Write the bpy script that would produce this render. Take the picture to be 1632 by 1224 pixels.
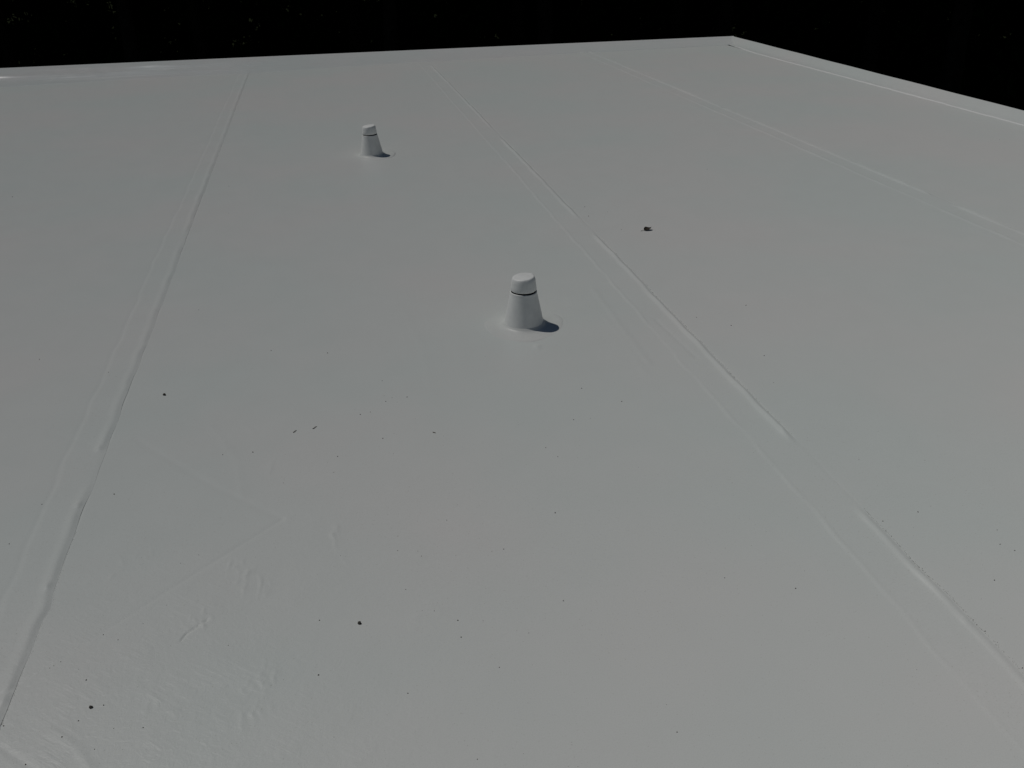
import bpy, math, random
import numpy as np
from mathutils import Matrix, Vector

for o in list(bpy.data.objects): bpy.data.objects.remove(o)
scene = bpy.context.scene
col = scene.collection

# ------------------------------------------------------------------ camera
cam_data = bpy.data.cameras.new('camera')
cam_data.sensor_width = 36.0
cam_data.lens = 36.0 * 1350.0 / 1632.0
cam_data.clip_start = 0.05
cam_data.clip_end = 3000.0
cam = bpy.data.objects.new('camera', cam_data)
col.objects.link(cam)
cam.matrix_world = Matrix(((0.977008, 0.114572, -0.179804, 0.0),
                           (-0.212606, 0.460327, -0.861915, 0.0),
                           (-0.015982, 0.880325, 0.474101, 1.6),
                           (0, 0, 0, 1)))
scene.camera = cam

# ------------------------------------------------------------------ sky, sun, exposure
SUN_EL = math.radians(63.0)
SUN_DIR = Vector((-0.83 * math.cos(SUN_EL), 0.558 * math.cos(SUN_EL), math.sin(SUN_EL))).normalized()  # towards the sun
world = bpy.data.worlds.new('World'); scene.world = world
world.use_nodes = True
wn = world.node_tree
bg = wn.nodes['Background']
sky = wn.nodes.new('ShaderNodeTexSky')
sky.sky_type = 'NISHITA'
sky.sun_disc = False
sky.sun_elevation = SUN_EL
sky.sun_rotation = math.atan2(SUN_DIR.x, SUN_DIR.y)
sky.air_density = 1.0
sky.dust_density = 0.0
sky.ozone_density = 1.0
wn.links.new(sky.outputs[0], bg.inputs[0])
bg.inputs[1].default_value = 0.05

sun_data = bpy.data.lights.new('sun', 'SUN')
sun_data.energy = 5.0
sun_data.angle = math.radians(0.55)
sun_data.color = (1.0, 0.975, 0.93)
sun = bpy.data.objects.new('sun', sun_data)
col.objects.link(sun)
sun.rotation_euler = SUN_DIR.to_track_quat('Z', 'Y').to_euler()
sun.location = (-20, 14, 40)

vs = scene.view_settings
vs.view_transform = 'Standard'; vs.look = 'None'
vs.exposure = -1.85; vs.gamma = 1.0
vs.use_curve_mapping = False

scene.cycles.max_bounces = 6
scene.cycles.diffuse_bounces = 3
scene.cycles.glossy_bounces = 2

# ------------------------------------------------------------------ helpers
def tag(o, label=None, cat=None, group=None, kind=None):
    if label: o['label'] = label
    if cat: o['category'] = cat
    if group: o['group'] = group
    if kind: o['kind'] = kind
    return o

def link(name, me, mat=None, parent=None):
    o = bpy.data.objects.new(name, me)
    col.objects.link(o)
    if mat and me: me.materials.append(mat)
    if parent: o.parent = parent
    return o

def empty(name, loc=(0, 0, 0), rz=0.0):
    o = bpy.data.objects.new(name, None)
    o.empty_display_size = 0.1
    o.location = loc; o.rotation_euler = (0, 0, rz)
    col.objects.link(o)
    return o

def mesh(name, verts, faces, smooth=False):
    me = bpy.data.meshes.new(name)
    me.from_pydata([tuple(v) for v in verts], [], [tuple(f) for f in faces])
    me.update()
    if smooth:
        me.polygons.foreach_set('use_smooth', [True] * len(me.polygons))
    return me

def grid_mesh(name, X, Y, Z, smooth=True):
    """X, Y, Z: (rows, cols) arrays"""
    r, c = X.shape
    co = np.stack([X, Y, Z], -1).reshape(-1, 3).astype(np.float32)
    i = np.arange((r - 1) * (c - 1)); a = (i // (c - 1)) * c + i % (c - 1)
    quads = np.stack([a, a + 1, a + c + 1, a + c], -1).astype(np.int32)
    me = bpy.data.meshes.new(name)
    me.vertices.add(len(co)); me.vertices.foreach_set('co', co.ravel())
    n = len(quads)
    me.loops.add(n * 4); me.loops.foreach_set('vertex_index', quads.ravel())
    me.polygons.add(n)
    me.polygons.foreach_set('loop_start', np.arange(0, n * 4, 4, dtype=np.int32))
    me.polygons.foreach_set('use_smooth', np.full(n, smooth))
    me.update(calc_edges=True); me.validate()
    return me

def lathe(prof, n=64, cap_top=False, wob=None):
    v, f = [], []
    for k, (r, z) in enumerate(prof):
        for i in range(n):
            a = 2 * math.pi * i / n
            rr, zz = (r, z) if wob is None else wob(r, z, a, k)
            v.append((rr * math.cos(a), rr * math.sin(a), zz))
    for k in range(len(prof) - 1):
        for i in range(n):
            j = (i + 1) % n
            f.append((k * n + i, k * n + j, (k + 1) * n + j, (k + 1) * n + i))
    if cap_top:
        f.append(tuple((len(prof) - 1) * n + i for i in range(n)))
    return v, f

def box(x0, x1, y0, y1, z0, z1):
    v = [(x0, y0, z0), (x1, y0, z0), (x1, y1, z0), (x0, y1, z0), (x0, y0, z1), (x1, y0, z1), (x1, y1, z1), (x0, y1, z1)]
    f = [(0, 3, 2, 1), (4, 5, 6, 7), (0, 1, 5, 4), (1, 2, 6, 5), (2, 3, 7, 6), (3, 0, 4, 7)]
    return v, f

def sstep(x, a, b):
    t = np.clip((x - a) / (b - a), 0, 1)
    return t * t * (3 - 2 * t)

# ------------------------------------------------------------------ materials
def new_mat(name):
    m = bpy.data.materials.new(name); m.use_nodes = True
    nt = m.node_tree
    return m, nt, nt.nodes['Principled BSDF']

def N(nt, kind, **kw):
    n = nt.nodes.new(kind)
    for k, v in kw.items():
        if k in n.inputs: n.inputs[k].default_value = v
        else: setattr(n, k, v)
    return n

def noise(nt, vec, scale, detail=3.0, rough=0.55):
    n = N(nt, 'ShaderNodeTexNoise'); n.inputs['Scale'].default_value = scale
    n.inputs['Detail'].default_value = detail; n.inputs['Roughness'].default_value = rough
    nt.links.new(vec, n.inputs['Vector'])
    return n

def ramp(nt, src, p0, c0, p1, c1):
    r = N(nt, 'ShaderNodeValToRGB')
    e = r.color_ramp.elements
    e[0].position, e[0].color = p0, c0
    e[1].position, e[1].color = p1, c1
    nt.links.new(src, r.inputs[0])
    return r

def mix(nt, fac, a, b, mode='MIX'):
    m = N(nt, 'ShaderNodeMix', data_type='RGBA', blend_type=mode)
    for s, i in ((fac, 0), (a, 6), (b, 7)):
        if isinstance(s, (int, float)): m.inputs[i].default_value = s
        elif isinstance(s, tuple): m.inputs[i].default_value = s
        else: nt.links.new(s, m.inputs[i])
    return m.outputs[2]

def membrane_material(name, base, rough, brush=True):
    m, nt, p = new_mat(name)
    tc = N(nt, 'ShaderNodeTexCoord'); obj = tc.outputs['Object']
    # slight soiling: broad cloudy film, finer blotches, tiny flecks
    n1 = noise(nt, obj, 0.7, 3, 0.5)
    n2 = noise(nt, obj, 5.5, 5, 0.65)
    n3 = noise(nt, obj, 210.0, 2, 0.5)
    film = ramp(nt, n1.outputs[0], 0.35, (base[0] * 0.955, base[1] * 0.99, base[2] * 0.985, 1), 0.65, (base[0] * 1.005, base[1] * 0.985, base[2] * 0.985, 1))
    blot = ramp(nt, n2.outputs[0], 0.30, (0.992, 0.992, 0.991, 1), 0.62, (1, 1, 1, 1))
    c = mix(nt, 1.0, film.outputs[0], blot.outputs[0], 'MULTIPLY')
    fleck = ramp(nt, n3.outputs[0], 0.24, ((0.80, 0.79, 0.76, 1) if brush else (1, 1, 1, 1)), 0.33, (1, 1, 1, 1))
    c = mix(nt, 1.0, c, fleck.outputs[0], 'MULTIPLY')
    n4 = noise(nt, obj, 330.0, 3, 0.7)
    grain = ramp(nt, n4.outputs[0], 0.36, (0.945, 0.945, 0.94, 1), 0.62, (1, 1, 1, 1))
    c = mix(nt, 1.0, c, grain.outputs[0], 'MULTIPLY')
    nt.links.new(c, p.inputs['Base Color'])
    rr = N(nt, 'ShaderNodeMapRange'); nt.links.new(n2.outputs[0], rr.inputs[0])
    rr.inputs[1].default_value = 0.3; rr.inputs[2].default_value = 0.7
    rr.inputs[3].default_value = rough - 0.015; rr.inputs[4].default_value = rough + 0.02
    nt.links.new(rr.outputs[0], p.inputs['Roughness'])
    p.inputs['Diffuse Roughness'].default_value = 0.6
    # relief: rolled coating stipple + strokes left by the roller near the lower left
    b1 = N(nt, 'ShaderNodeBump'); b1.inputs['Strength'].default_value = 0.22 if brush else 0.04; b1.inputs['Distance'].default_value = 0.0012
    s1 = noise(nt, obj, 95.0, 4, 0.6)
    nt.links.new(s1.outputs[0], b1.inputs['Height'])
    b2 = N(nt, 'ShaderNodeBump'); b2.inputs['Strength'].default_value = 0.02; b2.inputs['Distance'].default_value = 0.003
    s2 = noise(nt, obj, 14.0, 3, 0.5)
    nt.links.new(s2.outputs[0], b2.inputs['Height'])
    nt.links.new(b1.outputs[0], b2.inputs['Normal'])
    last = b2
    if brush:
        mp = N(nt, 'ShaderNodeMapping'); nt.links.new(obj, mp.inputs[0])
        mp.inputs['Rotation'].default_value = (0, 0, math.radians(40))
        mp2 = N(nt, 'ShaderNodeMapping'); nt.links.new(mp.outputs[0], mp2.inputs[0])
        mp2.inputs['Scale'].default_value = (11, 85, 20)
        s3 = noise(nt, mp2.outputs[0], 1.0, 4, 0.6)
        # where the roller ran dry: a patch on this sheet with a ragged outline
        d = N(nt, 'ShaderNodeVectorMath', operation='DISTANCE'); nt.links.new(obj, d.inputs[0])
        d.inputs[1].default_value = (-0.62, 1.50, 0)
        w = noise(nt, obj, 4.0, 3, 0.6)
        ad = N(nt, 'ShaderNodeMath', operation='MULTIPLY_ADD'); nt.links.new(w.outputs[0], ad.inputs[0])
        ad.inputs[1].default_value = 0.9; nt.links.new(d.outputs['Value'], ad.inputs[2])
        mr = N(nt, 'ShaderNodeMapRange', interpolation_type='SMOOTHSTEP'); nt.links.new(ad.outputs[0], mr.inputs[0])
        mr.inputs[1].default_value = 0.45; mr.inputs[2].default_value = 1.55
        mr.inputs[3].default_value = 1.0; mr.inputs[4].default_value = 0.0
        mu = N(nt, 'ShaderNodeMath', operation='MULTIPLY')
        pt = noise(nt, obj, 7.0, 3, 0.6)         # strokes come and go
        pr = N(nt, 'ShaderNodeMapRange', interpolation_type='SMOOTHSTEP'); nt.links.new(pt.outputs[0], pr.inputs[0])
        pr.inputs[1].default_value = 0.42; pr.inputs[2].default_value = 0.66
        pm = N(nt, 'ShaderNodeMath', operation='MULTIPLY')
        nt.links.new(mr.outputs[0], pm.inputs[0]); nt.links.new(pr.outputs[0], pm.inputs[1])
        nt.links.new(s3.outputs[0], mu.inputs[0]); nt.links.new(pm.outputs[0], mu.inputs[1])
        b3 = N(nt, 'ShaderNodeBump'); b3.inputs['Strength'].default_value = 0.6; b3.inputs['Distance'].default_value = 0.0026
        nt.links.new(mu.outputs[0], b3.inputs['Height']); nt.links.new(last.outputs[0], b3.inputs['Normal'])
        s4 = noise(nt, obj, 42.0, 3, 0.55)
        s4.inputs['Distortion'].default_value = 1.6
        m4 = N(nt, 'ShaderNodeMath', operation='MULTIPLY')
        nt.links.new(s4.outputs[0], m4.inputs[0]); nt.links.new(mr.outputs[0], m4.inputs[1])
        b4 = N(nt, 'ShaderNodeBump'); b4.inputs['Strength'].default_value = 0.35; b4.inputs['Distance'].default_value = 0.003
        nt.links.new(m4.outputs[0], b4.inputs['Height']); nt.links.new(b3.outputs[0], b4.inputs['Normal'])
        last = b4
    nt.links.new(last.outputs[0], p.inputs['Normal'])
    return m

def simple_material(name, c0, c1, scale, rough, bump=0.0, bscale=None, spec=0.5):
    m, nt, p = new_mat(name)
    tc = N(nt, 'ShaderNodeTexCoord'); obj = tc.outputs['Object']
    n1 = noise(nt, obj, scale, 4, 0.6)
    r = ramp(nt, n1.outputs[0], 0.3, (*c0, 1), 0.7, (*c1, 1))
    nt.links.new(r.outputs[0], p.inputs['Base Color'])
    p.inputs['Roughness'].default_value = rough
    p.inputs['Specular IOR Level'].default_value = spec
    if bump:
        b = N(nt, 'ShaderNodeBump'); b.inputs['Strength'].default_value = bump; b.inputs['Distance'].default_value = 0.01
        n2 = noise(nt, obj, bscale or scale * 4, 4, 0.6)
        nt.links.new(n2.outputs[0], b.inputs['Height']); nt.links.new(b.outputs[0], p.inputs['Normal'])
    return m

WHITE = (0.745, 0.755, 0.735)
M_MEM = membrane_material('white_membrane', WHITE, 0.46)
M_FLASH = membrane_material('white_flashing', (0.735, 0.745, 0.73), 0.42, brush=False)
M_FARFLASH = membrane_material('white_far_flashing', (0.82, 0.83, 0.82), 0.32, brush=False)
M_WELT_LIGHT = simple_material('welt_highlight', (0.78, 0.78, 0.77), (0.82, 0.82, 0.81), 20, 0.35, 0.05, 120)  # whiter than the flashing, so the welt line looks lit
M_VENT = simple_material('vent_plastic', (0.70, 0.71, 0.70), (0.79, 0.80, 0.785), 22, 0.5, 0.10, 150)
M_PIPE = simple_material('dark_pipe', (0.018, 0.018, 0.02), (0.035, 0.035, 0.036), 30, 0.6)
M_WALL = simple_material('painted_wall', (0.42, 0.40, 0.36), (0.5, 0.48, 0.44), 3, 0.8, 0.2, 60)
M_DECK = simple_material('roof_deck', (0.2, 0.19, 0.17), (0.28, 0.26, 0.23), 6, 0.9)
M_GRIT_AND_SHADE = simple_material('grit', (0.015, 0.013, 0.011), (0.06, 0.05, 0.038), 40, 0.9)
M_LEAFDRY = simple_material('dry_leaf', (0.022, 0.016, 0.010), (0.05, 0.035, 0.02), 60, 0.8)
M_TWIG = simple_material('twig', (0.06, 0.045, 0.03), (0.12, 0.09, 0.06), 60, 0.9)
M_PEBBLE = simple_material('pebble', (0.035, 0.032, 0.028), (0.08, 0.072, 0.06), 90, 0.85, 0.4, 300)
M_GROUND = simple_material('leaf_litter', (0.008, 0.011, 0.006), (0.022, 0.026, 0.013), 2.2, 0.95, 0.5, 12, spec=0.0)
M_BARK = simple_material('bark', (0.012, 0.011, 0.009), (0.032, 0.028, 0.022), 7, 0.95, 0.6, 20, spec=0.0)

def leaf_material(name, c0, c1):
    m, nt, p = new_mat(name)
    gi = N(nt, 'ShaderNodeNewGeometry')
    r = ramp(nt, gi.outputs['Random Per Island'], 0.0, (*c0, 1), 1.0, (*c1, 1))
    nt.links.new(r.outputs[0], p.inputs['Base Color'])
    p.inputs['Roughness'].default_value = 0.95
    p.inputs['Specular IOR Level'].default_value = 0.02
    return m
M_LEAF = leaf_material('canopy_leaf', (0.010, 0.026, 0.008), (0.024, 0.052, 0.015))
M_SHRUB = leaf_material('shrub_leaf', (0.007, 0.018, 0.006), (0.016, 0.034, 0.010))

# ------------------------------------------------------------------ ground
GZ = -3.2
v, f = [(-1500, -1500, GZ), (1500, -1500, GZ), (1500, 1500, GZ), (-1500, 1500, GZ)], [(0, 1, 2, 3)]
tag(link('ground', mesh('ground', v, f), M_GROUND), kind='structure')

# places on the roof (metres) of the specks of grit and of the lumps in the coating
GRIT=[(-1.317,3.616),(-0.999,3.410),(-0.912,2.939),(-0.809,2.482),(-0.344,3.459),(-0.105,3.374),(-0.418,3.300),(-0.701,4.011),(-0.380,2.635),(-0.482,2.643),(-0.091,2.536),(-0.126,2.508),(-0.107,2.441),(-0.271,2.417),(-1.026,2.478),(0.104,3.061),(0.136,2.972),(0.101,2.934),(0.131,2.911),(0.188,2.902),(0.104,2.887),(0.146,2.871),(0.002,2.809),(-0.015,2.856),(0.040,2.819),(0.200,2.727),(0.113,2.643),(0.071,2.618),(0.099,2.510),(0.562,2.596),(0.865,2.807),(0.768,2.582),(0.831,2.576),(0.984,2.669),(0.647,2.356),(0.621,2.420),(0.268,2.163),(1.855,3.409),(1.573,3.336),(1.687,3.213),(1.689,2.897),(1.613,2.669),(1.629,2.098),(1.840,2.042),(1.157,2.072),(1.858,1.860),(1.697,1.813),(1.640,1.794),(-0.669,2.125),(-1.069,2.285),(-0.506,2.098),(-0.554,2.072),(-0.166,1.746),(-0.395,1.709),(-0.621,1.841),(-0.675,1.794),(-0.716,1.822),(-0.753,1.711),(-0.726,1.670),(-0.600,1.619),(-0.669,1.579),(-0.717,1.544),(-0.595,1.496),(-0.567,1.490),(-0.633,1.503),(-0.664,1.453),(-0.603,1.438),(-0.365,1.400),(-0.140,1.365),(-0.171,1.557),(-0.101,1.999),(-0.883,1.568),(-0.743,1.504),(-0.805,1.446),(-0.824,1.732),(-0.816,1.738),(-0.802,1.748),(1.510,1.780),(1.434,1.680),(1.812,1.664),(1.774,1.605),(1.795,1.571),(1.663,1.538),(1.652,1.476),(1.531,1.441),(1.358,1.285),(1.438,1.120),(1.499,1.190),(1.500,1.276),(1.496,1.316),(1.494,1.358),(1.493,1.396),(1.492,1.565),(1.500,1.466),(1.498,1.221),(0.995,1.773),(0.939,1.655),(1.108,1.571),(1.581,1.732),(1.556,1.698),(1.641,1.797),(0.224,2.092),(0.070,2.050),(0.120,1.966),(0.128,1.941),(0.366,1.917),(0.331,1.916),(0.069,1.812),(0.368,1.780),(0.189,1.601),(0.333,1.592),(0.361,1.576),(0.479,1.669),(0.705,1.654),(0.264,1.480),(0.036,1.451),(0.165,1.235),(0.616,1.204),(0.374,1.168),(0.134,1.711),(0.103,1.719),(0.190,1.662),(0.254,1.645),(0.063,1.983),(0.557,2.051),(1.579,5.157),(1.543,4.956),(1.685,5.014),(1.655,4.654),(-2.196,6.444),(-0.728,6.321),(-0.678,5.632),(2.725,5.838),(5.417,6.097),(6.143,6.894)]
BLOBS=[(-0.391,2.042),(-0.381,2.012),(-0.369,1.954),(-0.359,1.971),(-0.351,2.005),(-0.370,1.928),(-0.120,2.142),(-0.117,2.110),(-0.108,2.062),(-0.101,2.002),(-0.332,1.566),(-0.310,1.571),(-0.299,1.559),(-0.284,1.559),(-0.327,1.470),(-0.313,1.485),(-0.333,1.453),(-0.314,2.515),(-0.323,2.525),(-0.395,2.794),(0.078,2.018),(0.120,1.961),(1.120,1.830),(1.129,1.806),(1.085,1.705),(0.136,2.598),(0.105,1.692),(0.130,1.710),(0.095,1.671),(-0.561,1.562),(-0.669,2.125),(-0.314,1.876),(-0.320,1.930),(-0.484,1.842),(-0.470,1.815),(-0.725,2.093),(1.182,1.499),(1.105,1.399),(0.902,3.139)]

# ------------------------------------------------------------------ building and its roof
SEAMS = [-3.20, -0.888, 1.487, 3.872]          # visible edge of each lap (upper sheet ends here)
XL, YB, YF = -6.0, -3.0, 13.0                   # left end, back end, far rim
RIM_Z = 0.08
def rim_x(y): return 6.17 + (6.29 - 6.17) * (y - 6.75) / (13.0 - 6.75)

building = empty('building', (0, 5, GZ))
tag(building, 'low building with white sheet roof that fills the picture', 'building')
def bpart(name, me, mat, parent):
    o = link(name, me, mat, parent)
    if parent is building: o.location = (0, -5, -GZ)
    return o
roof = bpart('roof', mesh('roof', *box(XL + 0.12, rim_x(-3) - 0.13, YB + 0.12, YF - 0.14, -0.30, -0.03)), M_DECK, building)
for b in ((XL + 0.15, rim_x(-3) - 0.17, YB + 0.15, YB + 0.35), (XL + 0.15, rim_x(-3) - 0.17, YF - 0.37, YF - 0.17),
          (XL + 0.15, XL + 0.35, YB + 0.352, YF - 0.372), (rim_x(-3) - 0.37, rim_x(-3) - 0.17, YB + 0.352, YF - 0.372)):
    bpart('wall', mesh('wall', *box(*b, GZ, -0.303)), M_WALL, building)

rng = np.random.default_rng(7)
KX = rng.normal(size=(14, 2)) * np.array([1, 1]); PH = rng.uniform(0, 6.28, 14); WL = rng.uniform(0.45, 2.2, 14)
def undulation(x, y):
    z = np.zeros_like(x)
    for (a, b), p, w in zip(KX, PH, WL):
        n = math.hypot(a, b)
        z += 0.00007 * w * np.sin(6.283 / w * (a * x + b * y) / n + p)
    return z
def wiggle(y, seed, amp=0.004):
    r = np.random.default_rng(seed); z = np.zeros_like(y)
    for w in (0.23, 0.41, 0.9, 2.1, 4.3):
        z += amp * 0.45 * np.sin(6.283 * y / w + r.uniform(0, 6.28))
    return z

def env(y, segs, soft=0.05):
    e = np.zeros_like(y)
    for a, b, h in segs:
        e = np.maximum(e, h * sstep(y, a - soft, a + soft) * (1 - sstep(y, b - soft, b + soft)))
    return e
# hump segments along each lap: (y start, y end, strength)
HUMP = {
    -3.20: [(-3, 13, 0.05)],
    -0.888: [(-3, 1.63, 0.9), (1.66, 2.04, 0.75), (2.06, 2.42, 0.9), (2.43, 2.54, 0.55), (2.80, 3.22, 1.0), (3.25, 3.63, 0.9), (3.66, 5.08, 0.75), (5.30, 7.8, 0.8), (7.9, 12.0, 0.8)],
    1.487: [(-3, 1.83, 1.15), (2.28, 4.58, 1.1), (4.98, 7.24, 0.9), (7.78, 11.9, 0.75)],
    3.872: [(-3, 4.55, 0.95), (4.85, 8.0, 1.0), (8.1, 13, 0.9)],
}
LAPW = {-3.20: 0.13, -0.888: 0.128, 1.487: 0.155, 3.872: 0.158}
NODE = [(-0.905, 1.648, .006), (-0.908, 2.053, .007), (-0.910, 2.444, .007), (-0.915, 2.789, .007), (-0.903, 3.238, .005), (-0.898, 3.64, .005),
        (-0.896, 5.106, .005), (-0.895, 5.32, .005), (1.468, 2.80, .003), (1.470, 2.33, .004), (1.462, 1.80, .003), (1.470, 1.36, .003), (3.85, 4.86, .004)]

def seg_dist(x, y, p, q):
    (x0, y0), (x1, y1) = p, q
    dx, dy = x1 - x0, y1 - y0; L = dx * dx + dy * dy
    t = np.clip(((x - x0) * dx + (y - y0) * dy) / L, 0, 1)
    side = (x - x0) * dy - (y - y0) * dx
    return np.hypot(x - x0 - t * dx, y - y0 - t * dy), t, np.sign(side)

# creases: polyline, height, half width, step (raised on one side)
CREASE = [
    ([(-0.801, 2.827), (-0.519, 2.477), (-0.271, 2.217)], -0.0011, 0.010),
    ([(-0.271, 2.217), (-0.571, 1.963), (-0.831, 1.733), (-0.918, 1.664)], -0.0012, 0.006),
    ([(-0.874, 1.509), (-0.797, 1.438), (-0.70, 1.36)], -0.0013, 0.007),
    ([(-0.767, 1.527), (-0.708, 1.470), (-0.66, 1.40)], 0.0012, 0.010),
    ([(1.216, 3.797), (1.203, 3.365), (1.197, 2.943)], 0.0018, 0.012),
    ([(1.16, 3.55), (1.175, 3.20), (1.15, 2.85)], 0.0008, 0.014),
    ([(1.381, 3.356), (1.408, 2.95)], -0.0018, 0.010),
    ([(-0.455, 1.815), (-0.475, 1.800), (-0.505, 1.775), (-0.515, 1.755)], -0.0030, 0.0032),
    ([(-0.54, 2.86), (-0.43, 2.60), (-0.40, 2.38)], 0.0006, 0.015),
    ([(0.27, 3.75), (0.30, 3.30), (0.29, 2.98)], 0.0007, 0.015),
    ([(-1.12, 2.95), (-0.96, 2.83)], -0.0010, 0.012),
]
def creases(x, y):
    z = np.zeros_like(x)
    for pts, h, w in CREASE:
        d = np.full_like(x, 9.0)
        for p, q in zip(pts[:-1], pts[1:]):
            d = np.minimum(d, seg_dist(x, y, p, q)[0])
        z += h * np.exp(-(d / w) ** 2)
    return z
rb = np.random.default_rng(3)
def blobs(x, y):
    z = np.zeros_like(x)
    r = np.random.default_rng(3)
    for bx, by in BLOBS:
        for _ in range(5):
            ox, oy = r.normal(0, 0.012), r.normal(0, 0.022); a = r.normal(0.25, 0.45)
            s1, s2 = r.uniform(0.0030, 0.0055), r.uniform(0.006, 0.026)
            u = (x - bx - ox) * math.cos(a) + (y - by - oy) * math.sin(a)
            w = -(x - bx - ox) * math.sin(a) + (y - by - oy) * math.cos(a)
            z += r.uniform(0.0003, 0.0011) * (1 if bx < 1.0 else 0.5) * np.exp(-(u / s1) ** 2 - (w / s2) ** 2)
    for nx, ny, h in NODE:
        z += h * 0.7 * np.exp(-((x - nx) / 0.011) ** 2 - ((y - ny) / 0.016) ** 2)
    z += 0.007 * np.exp(-((x - 0.787) / 0.010) ** 2 - ((y - 3.212) / 0.014) ** 2)
    return z

def base_height(x, y):
    return undulation(x, y) + creases(x, y) + blobs(x, y)

def rows():
    ys = [-3.0, -2.0, -1.0, -0.5, 0.0, 0.3, 0.5, 0.62]
    y = 0.70
    while y < YF - 0.30:
        ys.append(y); y += min(0.09, max(0.0048, 0.0016 * y * y))
    ys.append(YF - 0.28)
    return np.array(ys)
ROWS = rows()
def columns(x0, x1, dense):
    xs, x = [], x0
    while x < x1 - 0.004:
        xs.append(x)
        step = 0.03
        for a, b, s in dense:
            if a <= x <= b: step = min(step, s)
        x += step
    xs.append(x1)
    return np.array(xs)

def sheet(i):
    left = XL + 0.20 if i == 0 else SEAMS[i - 1] - 0.03
    right = SEAMS[i] if i < 4 else 6.02
    dense = [(right - 0.22, right + 0.1, 0.006), (left - 0.1, left + 0.10, 0.008)]
    if i == 2: dense += [(-1.0, 0.05, 0.0042), (0.05, 1.3, 0.011), (-0.56, -0.42, 0.0025)]
    if i == 1: dense += [(-1.3, -0.8, 0.006)]
    if i == 3: dense += [(1.4, 2.3, 0.012)]
    xs = columns(left, right, dense)
    X, Y = np.meshgrid(xs, ROWS)
    if i < 4:                                   # the free edge is never dead straight
        wy = wiggle(ROWS, 11 + i, 0.0035)
        if i == 1:
            wy = wy + 0.013 * np.exp(-((ROWS - 1.965) / 0.05) ** 2)
        X = X + wy[:, None] * sstep(X, right - 0.30, right - 0.02)
    Z = base_height(X, Y)
    if i > 0:                                   # dive slightly under the neighbour
        Z -= (0.0010 if i == 1 else 0.0030) * (1 - sstep(X, left + 0.018, left + 0.034))
    if i < 4:
        s = right
        e = env(ROWS, HUMP[s])[:, None] * (1 + 0.30 * wiggle(ROWS, 50 + i, 1.0))[:, None]
        lap = s - LAPW[s] + wiggle(ROWS, 30 + i, 0.006)[:, None] * sstep(X, right - 0.3, right - 0.1)
        Xs = X - (wy[:, None] * sstep(X, right - 0.30, right - 0.02))
        amp = 0.0003 if i == 0 else 0.0013
        if i == 1: Z -= 0.0012 * np.exp(-((Xs - lap) / 0.008) ** 2)
        Z += amp * sstep(Xs, lap - 0.007, lap + 0.007) + {0: 0.0004, 3: 0.0034}.get(i, 0.0021) * (0.75 + 0.45 * wiggle(ROWS, 90 + i, 1.0))[:, None] * np.exp(-((Xs - lap) / (0.010 if i == 3 else 0.006)) ** 2) * (0 if i == 1 else 1)
        u = Xs - s
        if i == 1: e = e * 0.52
        hump = np.exp(-(np.minimum(u + (0.022 if i == 1 else 0.0195), 0) / (0.014 if i == 1 else 0.010)) ** 2)            # rises over ~2 cm, stays up
        drop = 1 - (sstep(u, -0.017, -0.0003) if i == 1 else sstep(u, -0.0185, -0.0006))
        Z += (0.0060 if i == 1 else 0.0064) * e * hump * drop
        Z -= (0.0003 if i == 0 else 0.0011) * (1 - drop) * (0.5 + 0.5 * np.clip(e, 0, 1)) - 0.0004 * drop
    return grid_mesh('membrane_sheet', X, Y, Z)

for i in range(5):
    bpart('membrane_sheet', sheet(i), M_MEM, roof)

# edge flashing: far side (a long low ramp up to the rim, wrinkled), right side, and the two out of view
def far_flashing():
    xs = np.concatenate([np.arange(XL + 0.1, -1.0, 0.025), np.arange(-1.0, 6.26, 0.05), [6.285]])
    prof = np.concatenate([np.linspace(0, 1, 150), 1 + np.linspace(0.02, 1, 12)])
    X, T = np.meshgrid(xs, prof)
    yb = np.interp(X, [-6, -3.8, -2.7, -0.9, 0.3, 1.6, 4.0, 6.3], [11.75, 11.80, 11.92, 12.02, 12.2, 12.33, 12.5, 12.62]) + 0.02 * np.sin(X * 2.3) + 0.012 * np.sin(X * 7.1)
    t = np.clip(T, 0, 1)
    Y = yb + (YF - 0.03 - yb) * t
    Z = 0.0035 + (RIM_Z - 0.0035) * (0.35 * t + 0.65 * t ** 1.7)
    Z -= 0.0055 * (1 - sstep(t, 0, 0.012))
    Z += undulation(X, Y) * (1 - 0.7 * t)
    # wrinkles in the loose membrane, strongest towards the left end
    k = (1 - sstep(X, -3.0, 0.8)) * 0.9 + 0.1
    for q in range(22):
        r = np.random.default_rng(200 + q)
        cx, ct, L, h = r.uniform(-5.0, -0.8), r.uniform(0.12, 0.9), r.uniform(0.25, 0.9), r.uniform(0.009, 0.019)
        tl = r.uniform(-0.08, 0.08)
        Z += k * h * np.exp(-((X - cx) / L) ** 2 - ((t - ct - tl * (X - cx)) / 0.033) ** 2)
    Z += k * 0.006 * np.sin(t * 17 + 1.3 * np.sin(X * 1.9)) * t * (1 - t) * 2
    Z += k * 0.003 * np.sin(X * 23 + 9 * t) * np.exp(-((X + 2.9) / 0.45) ** 2) * sstep(t, 0.2, 0.5) * (1 - sstep(t, 0.75, 0.95))
    # telegraphed laps run up the ramp
    for s in SEAMS:
        Z += 0.004 * np.exp(-((X - s + 0.06) / 0.035) ** 2) * (1 - t)
    # rounded rim and fascia
    w = np.clip(T - 1, 0, 1); a = np.clip(w / 0.5, 0, 1) * math.pi / 2
    Y = np.where(w > 0, YF - 0.03 + 0.035 * np.sin(a), Y)
    Z = np.where(w > 0, Z[149:150, :] - 0.03 * (1 - np.cos(a)) - np.clip(w - 0.5, 0, 1) / 0.5 * 0.20, Z)
    return grid_mesh('edge_flashing', X, Y, Z)
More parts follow.
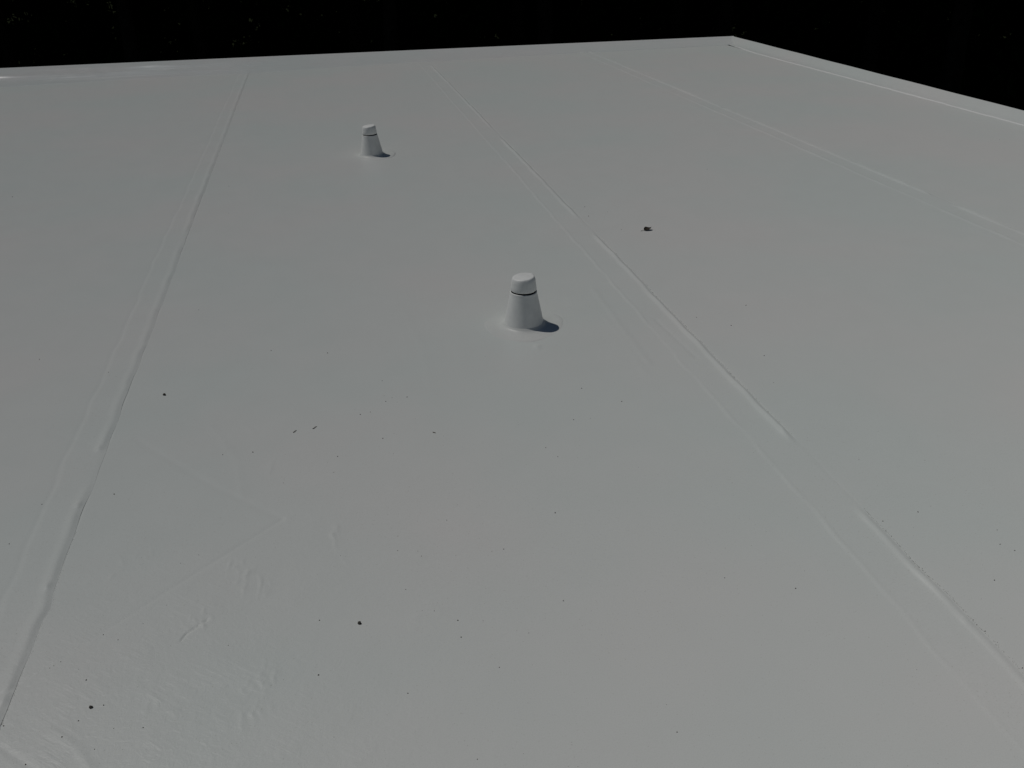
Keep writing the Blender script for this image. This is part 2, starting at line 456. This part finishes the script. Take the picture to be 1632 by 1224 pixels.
bpart('edge_flashing', far_flashing(), M_FARFLASH, roof)

def right_flashing():
    ys = np.concatenate([np.arange(YB, 5.0, 0.1), np.arange(5.0, YF + 0.001, 0.03)])
    T, Y = np.meshgrid(np.concatenate([np.linspace(0, 1, 40), 1 + np.linspace(0.02, 1, 12)]), ys)
    x0 = 5.985 + wiggle(Y, 71, 0.005) + 0.10 * sstep(Y, 11.5, 13.0)
    x1 = rim_x(Y) - 0.028
    t = np.clip(T, 0, 1)
    X = x0 + (x1 - x0) * t
    Z = 0.004 + RIM_Z * sstep(t, 0.30, 1.25) * 1.12
    Z -= 0.008 * (1 - sstep(t, 0, 0.04))
    top = 0.004 + RIM_Z * sstep(np.float64(1.0), 0.30, 1.25) * 1.12
    Z = Z - (top - RIM_Z) * t + undulation(X, Y) * (1 - t) + 0.0008 * np.sin(Y * 5 + 4 * t) * t
    w = np.clip(T - 1, 0, 1); a = np.clip(w / 0.5, 0, 1) * math.pi / 2
    X = np.where(w > 0, x1 + 0.03 * np.sin(a), X)
    Z = np.where(w > 0, Z[:, 39:40] - 0.03 * (1 - np.cos(a)) - np.clip(w - 0.5, 0, 1) / 0.5 * 0.20, Z)
    return grid_mesh('edge_flashing', X, Y, Z)
bpart('edge_flashing', right_flashing(), M_FLASH, roof)
def bead():                                     # added bead on the right flashing's inner edge, whitened to paint its lit welt
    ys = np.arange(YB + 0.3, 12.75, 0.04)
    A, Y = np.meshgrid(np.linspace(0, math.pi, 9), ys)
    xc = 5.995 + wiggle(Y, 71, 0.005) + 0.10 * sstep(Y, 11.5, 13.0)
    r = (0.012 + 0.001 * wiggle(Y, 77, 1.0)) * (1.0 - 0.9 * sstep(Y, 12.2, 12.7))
    return grid_mesh('lightened_welt', xc - np.cos(A) * r, Y, -0.002 + np.sin(A) * r * 0.62 + undulation(xc, Y))
bpart('lightened_welt', bead(), M_WELT_LIGHT, roof)
for (b) in ((XL, XL + 0.25, YB + 0.26, YF - 0.01), (XL, rim_x(-3) - 0.05, YB, YB + 0.25)):
    bpart('edge_flashing', mesh('edge_flashing', *box(*b, -0.14, RIM_Z)), M_FLASH, roof)

# ------------------------------------------------------------------ roof vents
def make_vent(name, loc, rz, label):
    root = empty(name, loc, rz)
    tag(root, label, 'roof vent', 'capped cone vents on the roof')
    def fw(r, z, a, k):
        j = 0.006 * math.sin(3 * a + 1) + 0.004 * math.sin(7 * a)
        return (r + j if k < 2 else r, z + 0.0006 * math.sin(4 * a + k))
    prof = [(0.186, -0.002), (0.180, 0.0007), (0.170, 0.0014), (0.150, 0.0022), (0.130, 0.0034), (0.115, 0.0050), (0.104, 0.0078), (0.0975, 0.0112), (0.0935, 0.0150), (0.0900, 0.0195), (0.0850, 0.0235)]
    o = link('flange', mesh('flange', *lathe(prof, 72, wob=fw), smooth=True), M_MEM, root)
    # sleeve: hollow cone with a rolled lip
    def sw(r, z, a, k):
        return (r * (1 + 0.004 * math.sin(2 * a + 9 * z) + 0.002 * math.sin(11 * a + 40 * z)), z + (0.0012 * math.sin(2 * a) if z > 0.15 else 0))
    prof = [(0.0925, 0.004)]
    for k in range(1, 15):
        q = k / 15
        prof.append((0.0925 + (0.0605 - 0.0925) * q, 0.004 + 0.158 * q))
    prof += [(0.0607, 0.1612), (0.0606, 0.1645), (0.0595, 0.1662), (0.0575, 0.1665), (0.0555, 0.1655), (0.0545, 0.162), (0.0540, 0.140), (0.058, 0.06)]
    link('sleeve', mesh('sleeve', *lathe(prof, 72, wob=sw), smooth=True), M_VENT, root)
    prof = [(0.0490, 0.03), (0.0490, 0.16), (0.0485, 0.192), (0.030, 0.193), (0.004, 0.193)]
    link('pipe', mesh('pipe', *lathe(prof, 40, cap_top=True), smooth=True), M_PIPE, root)
    # cap: tapered cup, lap joint up one side, shallow dished top tilted to the left with a nick of weld
    def cw(r, z, a, k):
        lapj = 0.0012 * (1 if 4.72 < a < 6.1 else 0)
        tilt = 0.0035 * (r / 0.052) * math.cos(a) if z > 0.215 else 0
        nick = 0.0035 * math.exp(-((a - 0.35) / 0.16) ** 2) if (z > 0.222 and r > 0.035) else 0
        return (r * (1 + 0.004 * math.sin(2 * a + 1)) + (lapj if z < 0.225 and r > 0.04 else 0), z + tilt + nick)
    prof = [(0.0505, 0.179), (0.0560, 0.1745), (0.0575, 0.1745), (0.0582, 0.177), (0.0560, 0.195), (0.0540, 0.211), (0.0524, 0.2225), (0.0505, 0.2285), (0.0490, 0.2325), (0.0455, 0.2348), (0.0420, 0.2352), (0.030, 0.2360), (0.014, 0.2370), (0.002, 0.2374)]
    link('cap', mesh('cap', *lathe(prof, 72, cap_top=True, wob=cw), smooth=True), M_VENT, root)
    return root
make_vent('roof_vent', (0.781, 3.455, 0.0), 0.0, 'larger white cone vent with dark ring, nearer the camera beside the middle seam')
far_vent = make_vent('roof_vent', (0.338, 6.985, 0.0), 0.12, 'smaller-looking white cone vent farther back towards the far roof edge')

far_vent.rotation_euler = (0.0, -0.025, 0.12)

# ------------------------------------------------------------------ leaf, pebbles, twigs and grit lying on the roof
def surf(x, y):
    return float(base_height(np.array([x]), np.array([y]))[0])

def lump(seed, sx, sy, sz, n=10):
    r = random.Random(seed); v, f = [], []
    for k, (q, zz) in enumerate(((0.75, -0.5), (1.0, -0.05), (0.72, 0.5))):
        for i in range(n):
            a = 6.283 * i / n; rr = q * r.uniform(0.75, 1.2)
            v.append((rr * sx * math.cos(a), rr * sy * math.sin(a), zz * sz * r.uniform(0.8, 1.15)))
    v += [(0, 0, 0.62 * sz), (0, 0, -0.5 * sz)]
    for k in range(2):
        for i in range(n):
            j = (i + 1) % n
            f.append((k * n + i, k * n + j, (k + 1) * n + j, (k + 1) * n + i))
    for i in range(n):
        f.append((2 * n + i, 2 * n + (i + 1) % n, 3 * n)); f.append(((i + 1) % n, i, 3 * n + 1))
    return v, f
for (x, y, s, lab) in ((-0.063, 1.710, 0.0052, 'dark round pebble alone on the clear middle of the sheet'),
                       (-0.743, 3.148, 0.0062, 'small dark pebble right of the left seam, halfway up'),
                       (-0.697, 1.578, 0.0045, 'dark pebble among specks near the lower left corner')):
    o = link('pebble', mesh('pebble', *lump(int(abs(x) * 1000), s, s * 0.8, s * 1.3), smooth=True), M_PEBBLE)
    o.location = (x, y, surf(x, y) + s * 0.6); o.rotation_euler = (0, 0, x * 9)
    tag(o, lab, 'pebble', 'pebbles on the roof')

def make_leaf():
    n, m = 9, 5; v, f = [], []
    for i in range(n):
        t = i / (n - 1)
        w = 0.013 * math.sin(math.pi * min(1, t * 0.93 + 0.05)) ** 0.8
        for j in range(m):
            q = j / (m - 1) * 2 - 1
            z = 0.004 + 0.012 * abs(q) ** 1.5 + 0.006 * math.sin(t * 5.0) * q + 0.007 * t * t
            v.append(((t - 0.5) * 0.040, q * w, z))
    for i in range(n - 1):
        for j in range(m - 1):
            a = i * m + j; f.append((a, a + 1, a + m + 1, a + m))
    k = len(v)                                   # underside, a leaf has thickness
    v += [(x, y, z - 0.0012) for x, y, z in v]
    f += [(a + k, d + k, c + k, b + k) for a, b, c, d in f]
    return mesh('blade', v, f, True)
lf = empty('dry_leaf', (1.802, 4.602, surf(1.802, 4.602)), 0.25)
lf.scale = (1.25, 1.35, 0.8)
tag(lf, 'curled dark dry leaf lying on the sheet right of the middle seam', 'leaf')
link('blade', make_leaf(), M_LEAFDRY, lf)
def tube(pts, r0, r1, n=6):
    v, f = [], []
    for k, p in enumerate(pts):
        r = r0 + (r1 - r0) * k / (len(pts) - 1)
        d = Vector(pts[min(k + 1, len(pts) - 1)]) - Vector(pts[max(k - 1, 0)]); d.normalize()
        u = d.cross(Vector((0.13, 0.2, 0.97))).normalized(); w = d.cross(u)
        for i in range(n):
            a = 6.283 * i / n; q = Vector(p) + (u * math.cos(a) + w * math.sin(a)) * r
            v.append(tuple(q))
    for k in range(len(pts) - 1):
        for i in range(n):
            j = (i + 1) % n; f.append((k * n + i, k * n + j, (k + 1) * n + j, (k + 1) * n + i))
    f.append(tuple(range(n))[::-1]); f.append(tuple((len(pts) - 1) * n + i for i in range(n)))
    return v, f
link('stalk', mesh('stalk', *tube([(-0.019, 0, 0.005), (-0.030, 0.003, 0.004), (-0.038, 0.001, 0.003)], 0.0011, 0.0008), smooth=True), M_LEAFDRY, lf)

for k, (x, y, L, a, lab) in enumerate(((-0.237, 2.742, 0.017, 0.8, 'short dark twig, left one of a pair on the sheet'),
                                       (-0.166, 2.752, 0.020, 0.75, 'short dark twig, right one of a pair on the sheet'),
                                       (0.255, 2.613, 0.012, -0.7, 'tiny dark twig on the sheet below the nearer vent'))):
    pts = [(-L / 2, 0.001, 0.0014), (-L / 6, -0.001, 0.0026), (L / 5, 0.0015, 0.0022), (L / 2, 0.0002, 0.0016)]
    o = link('twig', mesh('twig', *tube(pts, 0.0013, 0.0008), smooth=True), M_TWIG)
    o.location = (x, y, surf(x, y)); o.rotation_euler = (0, 0, a)
    tag(o, lab, 'twig', 'twigs on the roof')

def make_grit_and_seam_shade():
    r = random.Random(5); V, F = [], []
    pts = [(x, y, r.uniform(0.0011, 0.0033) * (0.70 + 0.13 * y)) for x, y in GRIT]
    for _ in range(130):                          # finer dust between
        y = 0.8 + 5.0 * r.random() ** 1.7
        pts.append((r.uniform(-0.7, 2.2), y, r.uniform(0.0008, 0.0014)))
    for _ in range(800):                           # grit at the middle lap, packed dense to paint in its shadow line
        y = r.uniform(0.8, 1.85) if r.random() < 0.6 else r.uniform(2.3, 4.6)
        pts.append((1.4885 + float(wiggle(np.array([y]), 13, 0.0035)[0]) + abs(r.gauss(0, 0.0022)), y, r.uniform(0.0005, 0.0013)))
    for _ in range(260):  # left lap likewise: grit thickened to darken its shadow line
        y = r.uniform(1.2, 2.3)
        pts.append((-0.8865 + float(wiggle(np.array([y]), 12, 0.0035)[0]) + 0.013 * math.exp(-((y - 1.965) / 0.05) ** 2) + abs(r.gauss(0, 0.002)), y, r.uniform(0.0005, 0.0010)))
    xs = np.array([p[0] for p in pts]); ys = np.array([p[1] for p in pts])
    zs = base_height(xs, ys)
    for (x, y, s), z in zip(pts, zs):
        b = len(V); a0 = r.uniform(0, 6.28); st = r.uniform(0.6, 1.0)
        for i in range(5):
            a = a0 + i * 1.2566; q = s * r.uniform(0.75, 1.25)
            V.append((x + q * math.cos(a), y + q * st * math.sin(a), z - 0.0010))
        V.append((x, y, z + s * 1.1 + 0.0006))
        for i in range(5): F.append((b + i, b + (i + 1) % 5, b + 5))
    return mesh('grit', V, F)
tag(link('grit', make_grit_and_seam_shade(), M_GRIT_AND_SHADE), 'fine dark grit and dirt specks scattered over the white sheets, packed along two seams as painted-in shadow', 'grit', kind='stuff')

# ------------------------------------------------------------------ the wood around the building, in deep shade
def leaf_cloud(seed, centres, per, size, squash=0.6):
    r = np.random.default_rng(seed)
    C = np.repeat(np.array([c[:3] for c in centres]), per, axis=0); R = np.repeat(np.array([c[3] for c in centres]), per)
    n = len(C)
    d = r.normal(size=(n, 3)); d /= np.linalg.norm(d, axis=1)[:, None]
    P = C + d * (R * r.uniform(0.25, 1.0, n) ** 0.6)[:, None] * np.array([1, 1, squash])
    u = r.normal(size=(n, 3)); u /= np.linalg.norm(u, axis=1)[:, None]
    w = np.cross(u, r.normal(size=(n, 3))); w /= np.linalg.norm(w, axis=1)[:, None]
    s = size * r.uniform(0.6, 1.3, n)[:, None]
    V = np.stack([P - u * s, P + w * s * 0.45, P + u * s, P - w * s * 0.45], 1).reshape(-1, 3)
    me = bpy.data.meshes.new('crown')
    me.vertices.add(n * 4); me.vertices.foreach_set('co', V.astype(np.float32).ravel())
    me.loops.add(n * 4); me.loops.foreach_set('vertex_index', np.arange(n * 4, dtype=np.int32))
    me.polygons.add(n); me.polygons.foreach_set('loop_start', np.arange(0, n * 4, 4, dtype=np.int32))
    me.update(calc_edges=True)
    return me

def tree_meshes(seed):
    r = random.Random(seed); cl = []
    H0, H1, RAD = 4.9, 13.0, 3.7
    limbs = []
    for k in range(11):
        h = H0 - 0.6 + k * 0.62; a = k * 2.4 + r.uniform(-.4, .4); L = RAD * r.uniform(0.6, 0.95) * (1 - 0.05 * k)
        limbs.append([(0, 0, h), (L * .45 * math.cos(a), L * .45 * math.sin(a), h + 0.9), (L * math.cos(a), L * math.sin(a), h + 1.7)])
    for _ in range(120):
        t = r.random(); a = r.uniform(0, 6.283); prof = (math.sin(math.pi * (0.12 + 0.80 * t))) ** 0.7
        q = RAD * prof * r.random() ** 0.45
        cl.append((q * math.cos(a), q * math.sin(a), H0 + (H1 - H0) * t + r.uniform(-.3, .3), r.uniform(0.7, 1.25)))
    crown = leaf_cloud(seed, cl, 120, 0.34)
    tv, tf = tube([(0, 0, -0.2), (0.03, 0.02, 1.2), (0.10, -0.04, 3.2), (0.05, 0.06, 6.0), (0.0, 0.0, 11.0)], 0.27, 0.05, 10)
    for L in limbs:
        b = len(tv); v2, f2 = tube(L, 0.075, 0.02, 6); tv += v2; tf += [tuple(i + b for i in q) for q in f2]
    return mesh('trunk', tv, tf, True), crown
def shrub_meshes(seed):
    r = random.Random(seed); cl = []
    for _ in range(46):
        a = r.uniform(0, 6.283); z = r.random(); q = 1.5 * math.sqrt(r.random()) * (1 - 0.5 * z)
        cl.append((q * math.cos(a), q * math.sin(a), 0.3 + 3.4 * z, r.uniform(0.4, 0.75)))
    fol = leaf_cloud(seed, cl, 75, 0.15)
    fol.name = 'foliage'
    tv, tf = [], []
    for k in range(5):
        a = k * 1.3; b = len(tv)
        v2, f2 = tube([(0.1 * math.cos(a), 0.1 * math.sin(a), -0.1), (0.4 * math.cos(a), 0.4 * math.sin(a), 1.2), (0.7 * math.cos(a + .3), 0.7 * math.sin(a + .3), 2.6)], 0.05, 0.015, 6)
        tv += v2; tf += [tuple(i + b for i in q) for q in f2]
    return mesh('stem', tv, tf, True), fol

kinds = []
for s in (21, 22, 23):
    tr, cr = tree_meshes(s); tr.materials.append(M_BARK); cr.materials.append(M_LEAF); kinds.append((tr, cr))
rt = random.Random(12)
spots = []
for gy in np.arange(22.5, 44.0, 5.0):
    for gx in np.arange(-34.0, 40.0, 5.0):
        spots.append((gx, gy))
for gy in np.arange(0.0, 18.5, 5.0):
    for gx in np.arange(13.0, 40.0, 5.0):
        spots.append((gx, gy))
for gx, gy in spots:
    x, y = gx + rt.uniform(-0.9, 0.9), gy + rt.uniform(-0.7, 0.9)
    # keep only what stands in or just beside the view
    az = math.degrees(math.atan2(x, y))
    if az < -44 or az > 60 or math.hypot(x, y) > 43: continue
    tr, cr = kinds[rt.randrange(3)]
    t = empty('shade_tree', (x, y, GZ), rt.uniform(0, 6.28))
    s = rt.uniform(0.94, 1.14); t.scale = (s * 1.05, s * 1.05, s)
    link('trunk', tr, None, t); link('crown', cr, None, t)
    tag(t, 'dark leafy tree standing in the black wood beyond the roof', 'tree', 'trees in the dark wood')
skinds = []
for s in (31, 32):
    st, fo = shrub_meshes(s); st.materials.append(M_BARK); fo.materials.append(M_SHRUB); skinds.append((st, fo))
for k in range(34):
    az = math.radians(-24 + 82 * k / 33 + rt.uniform(-0.5, 0.5)); d = rt.uniform(29.5, 34)
    x, y = d * math.sin(az), d * math.cos(az)
    st, fo = skinds[k % 2]
    t = empty('shrub', (x, y, GZ), rt.uniform(0, 6.28)); s = rt.uniform(0.95, 1.3); t.scale = (s * 1.1, s * 1.1, s)
    link('stem', st, None, t); link('foliage', fo, None, t)
    tag(t, 'dark bushy shrub under the trees beyond the roof', 'shrub', 'shrubs in the dark wood')
